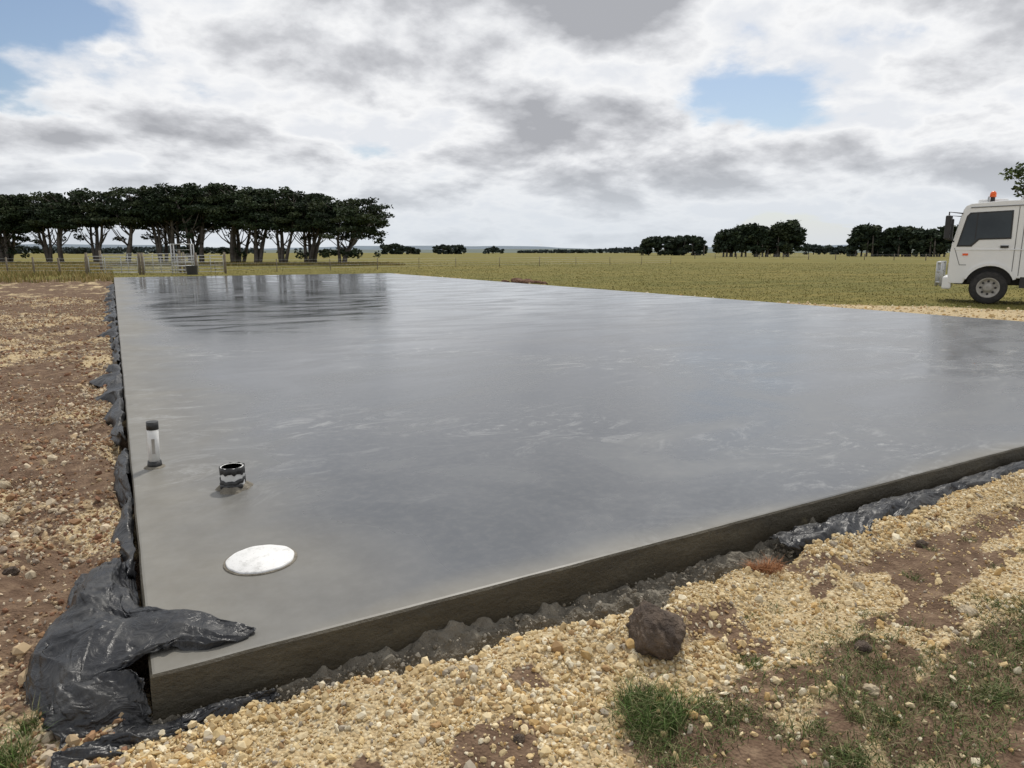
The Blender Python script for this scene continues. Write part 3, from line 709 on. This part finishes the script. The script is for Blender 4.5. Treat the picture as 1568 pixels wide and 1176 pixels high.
def wheel(x,y,sg):
    rings=[(.30,-.13),(.44,-.14),(.485,-.10),(.49,0),(.485,.10),(.44,.14),(.30,.13)]
    V=[];F=[];n=40
    for r,o_ in rings:
        for k in range(n): a=2*math.pi*k/n;V.append((x+r*math.cos(a),y+o_,.49+r*math.sin(a)))
    for i in range(len(rings)-1):
        for k in range(n): F.append((i*n+k,i*n+(k+1)%n,(i+1)*n+(k+1)%n,(i+1)*n+k))
    py_mesh('tyre',V,F,M_tyre,True,T)
    V=[];F=[];rr=[(.30,.12),(.27,.13),(.25,.07),(.13,.04),(.12,.13),(.06,.15),(.0,.15)]
    for r,o_ in rr:
        for k in range(n): a=2*math.pi*k/n;V.append((x+r*math.cos(a),y+sg*o_,.49+r*math.sin(a)))
    for i in range(len(rr)-1):
        for k in range(n): F.append((i*n+k,i*n+(k+1)%n,(i+1)*n+(k+1)%n,(i+1)*n+k))
    py_mesh('rim',V,F,M_rim,True,T)
    b=MB()
    for k in range(8): a=k*math.pi/4;c=(x+.19*math.cos(a),y+sg*.055,.49+.19*math.sin(a));b.tube([c,(c[0],c[1]+sg*.012,c[2])],.035,10)
    b.obj('rim_holes',M_black,False,T)
for x in (0,-4.3):
    for sg in (1,-1): wheel(x,sg*.98,sg)
box('chassis',-6.6,.9,-.42,.42,.55,.80,M_black,T,.01)
box('inner_arch',-.55,.55,-.8,.8,.6,1.1,M_black,T,.01)
box('tray_body',-6.8,-2.4,-1.17,1.17,.98,2.2,M_white,T,.03)
for x in (-3.9,-5.3): 
    for sg in (1,-1): y0,y1=sorted((sg*1.165,sg*1.178));box('locker_seam',x-.01,x+.01,y0,y1,1.02,2.16,M_black,T,0)
b=MB()
for x in (.25,-.6,-1.7): b.tube([(x,-.95,2.94),(x,-.95,3.14),(x,.95,3.14),(x,.95,2.94)],.025,8)
b.obj('roof_rack',M_steel,True,T)
box('roof_pod',-.25,.50,-.5,.5,2.97,3.11,M_white,T,.04)
b=MB();b.tube([(.15,.72,2.95),(.15,.72,3.15)],.06,12);b.obj('beacon_base',M_black,False,T)
b=MB();b.tube([(.15,.72,3.15),(.15,.72,3.27),(.15,.72,3.32)],[.085,.08,.04],16);b.obj('beacon',M_orange,True,T)

# ---------------------------------------------------------------- sun + sky
AZ,EL=math.radians(44),math.radians(56)
SD=Vector((math.sin(AZ)*math.cos(EL),math.cos(AZ)*math.cos(EL),math.sin(EL)))
sl=bpy.data.lights.new('sun','SUN');sl.energy=2.5;sl.angle=math.radians(3);sl.color=(1,.95,.87)
so=bpy.data.objects.new('sun',sl);COL.objects.link(so);so.rotation_euler=SD.to_track_quat('Z','Y').to_euler()
w=bpy.data.worlds.new('World');scene.world=w;w.use_nodes=True;nt=w.node_tree;nt.nodes.clear()
try: w.cycles.sampling_method='MANUAL';w.cycles.sample_map_resolution=256
except Exception as ex: print(ex)
class WT(NT):
    def __init__(s,t): s.t=t
q=WT(nt)
sky=q.n('ShaderNodeTexSky');sky.sky_type='NISHITA';sky.sun_disc=False;sky.sun_elevation=EL;sky.sun_rotation=AZ
gen=q.n('ShaderNodeTexCoord').outputs['Generated'];nm=q.n('ShaderNodeVectorMath',operation='NORMALIZE');q.l(gen,nm.inputs[0]);D=nm.outputs[0]
sp=q.n('ShaderNodeSeparateXYZ');q.l(D,sp.inputs[0]);z=q.math('ADD',q.math('MAXIMUM',sp.outputs[2],0),.30)
cb=q.n('ShaderNodeCombineXYZ');q.l(q.math('DIVIDE',sp.outputs[0],z),cb.inputs[0]);q.l(q.math('DIVIDE',sp.outputs[1],z),cb.inputs[1]);cb.inputs[2].default_value=3.7;UV=cb.outputs[0]
def cloudn(uv):
    big=q.noise(uv,1.3,1,.5,0);mid=q.noise(uv,2.1,9,.56,.1)
    return q.math('ADD',q.math('MULTIPLY',big,.42),q.math('MULTIPLY',mid,.62))
den=cloudn(UV)
off=q.n('ShaderNodeVectorMath',operation='ADD');q.l(UV,off.inputs[0]);off.inputs[1].default_value=(-.07,-.13,0)
den2=cloudn(off.outputs[0])
rel=q.math('SUBTRACT',den,den2)
base=q.math('ADD',den,.055)
for (c,r,s) in [((.716,.677,.18),.17,.17),((.81,.53,.25),.13,.13),((-.06,.97,.26),.17,.20),((.88,.40,.28),.12,.12),((.30,.94,.13),.07,.09)]:
    dd=q.n('ShaderNodeVectorMath',operation='SUBTRACT');q.l(D,dd.inputs[0]);dd.inputs[1].default_value=c
    sc=q.n('ShaderNodeVectorMath',operation='MULTIPLY');q.l(dd.outputs[0],sc.inputs[0]);sc.inputs[1].default_value=(1,1,2.8)
    le=q.n('ShaderNodeVectorMath',operation='LENGTH');q.l(sc.outputs[0],le.inputs[0])
    base=q.math('SUBTRACT',base,q.mr(le.outputs['Value'],0,r,s,0,True))
cover=q.mr(base,.385,.475,0,1,True)
# overhead cloud is thicker and greyer than the layer towards the horizon
sh=q.math('ADD',q.math('ADD',base,q.math('MULTIPLY',rel,1.2)),q.mr(sp.outputs[2],.10,.45,-.03,.045,True))
shade=q.ramp(sh,[(.40,(.80,.82,.86)),(.49,(.93,.935,.945)),(.56,(.78,.79,.815)),(.63,(.60,.61,.64)),(.73,(.42,.43,.46))])
hz=q.mr(sp.outputs[2],.0,.15,.8,0,True)
shade=q.mix(hz,shade,(.68,.73,.785))
cover=q.math('MAXIMUM',cover,q.mr(sp.outputs[2],.0,.12,.9,0,True))
b1=q.n('ShaderNodeBackground');q.l(sky.outputs[0],b1.inputs[0]);b1.inputs[1].default_value=.10
b2=q.n('ShaderNodeBackground');q.l(shade,b2.inputs[0]);b2.inputs[1].default_value=1.0
ms=q.n('ShaderNodeMixShader');q.l(cover,ms.inputs[0]);q.l(b1.outputs[0],ms.inputs[1]);q.l(b2.outputs[0],ms.inputs[2])
out=q.n('ShaderNodeOutputWorld');q.l(ms.outputs[0],out.inputs[0])

# ---------------------------------------------------------------- camera
cd=bpy.data.cameras.new('camera');cd.sensor_width=36;cd.lens=1065/1568*36;cd.clip_end=12000;cd.clip_start=.05
co=bpy.data.objects.new('camera',cd);COL.objects.link(co);co.location=CAM
co.rotation_euler=(math.radians(90-10.74),0,math.radians(-29.5));scene.camera=co
scene.view_settings.view_transform='Standard';scene.view_settings.look='None';scene.view_settings.exposure=0
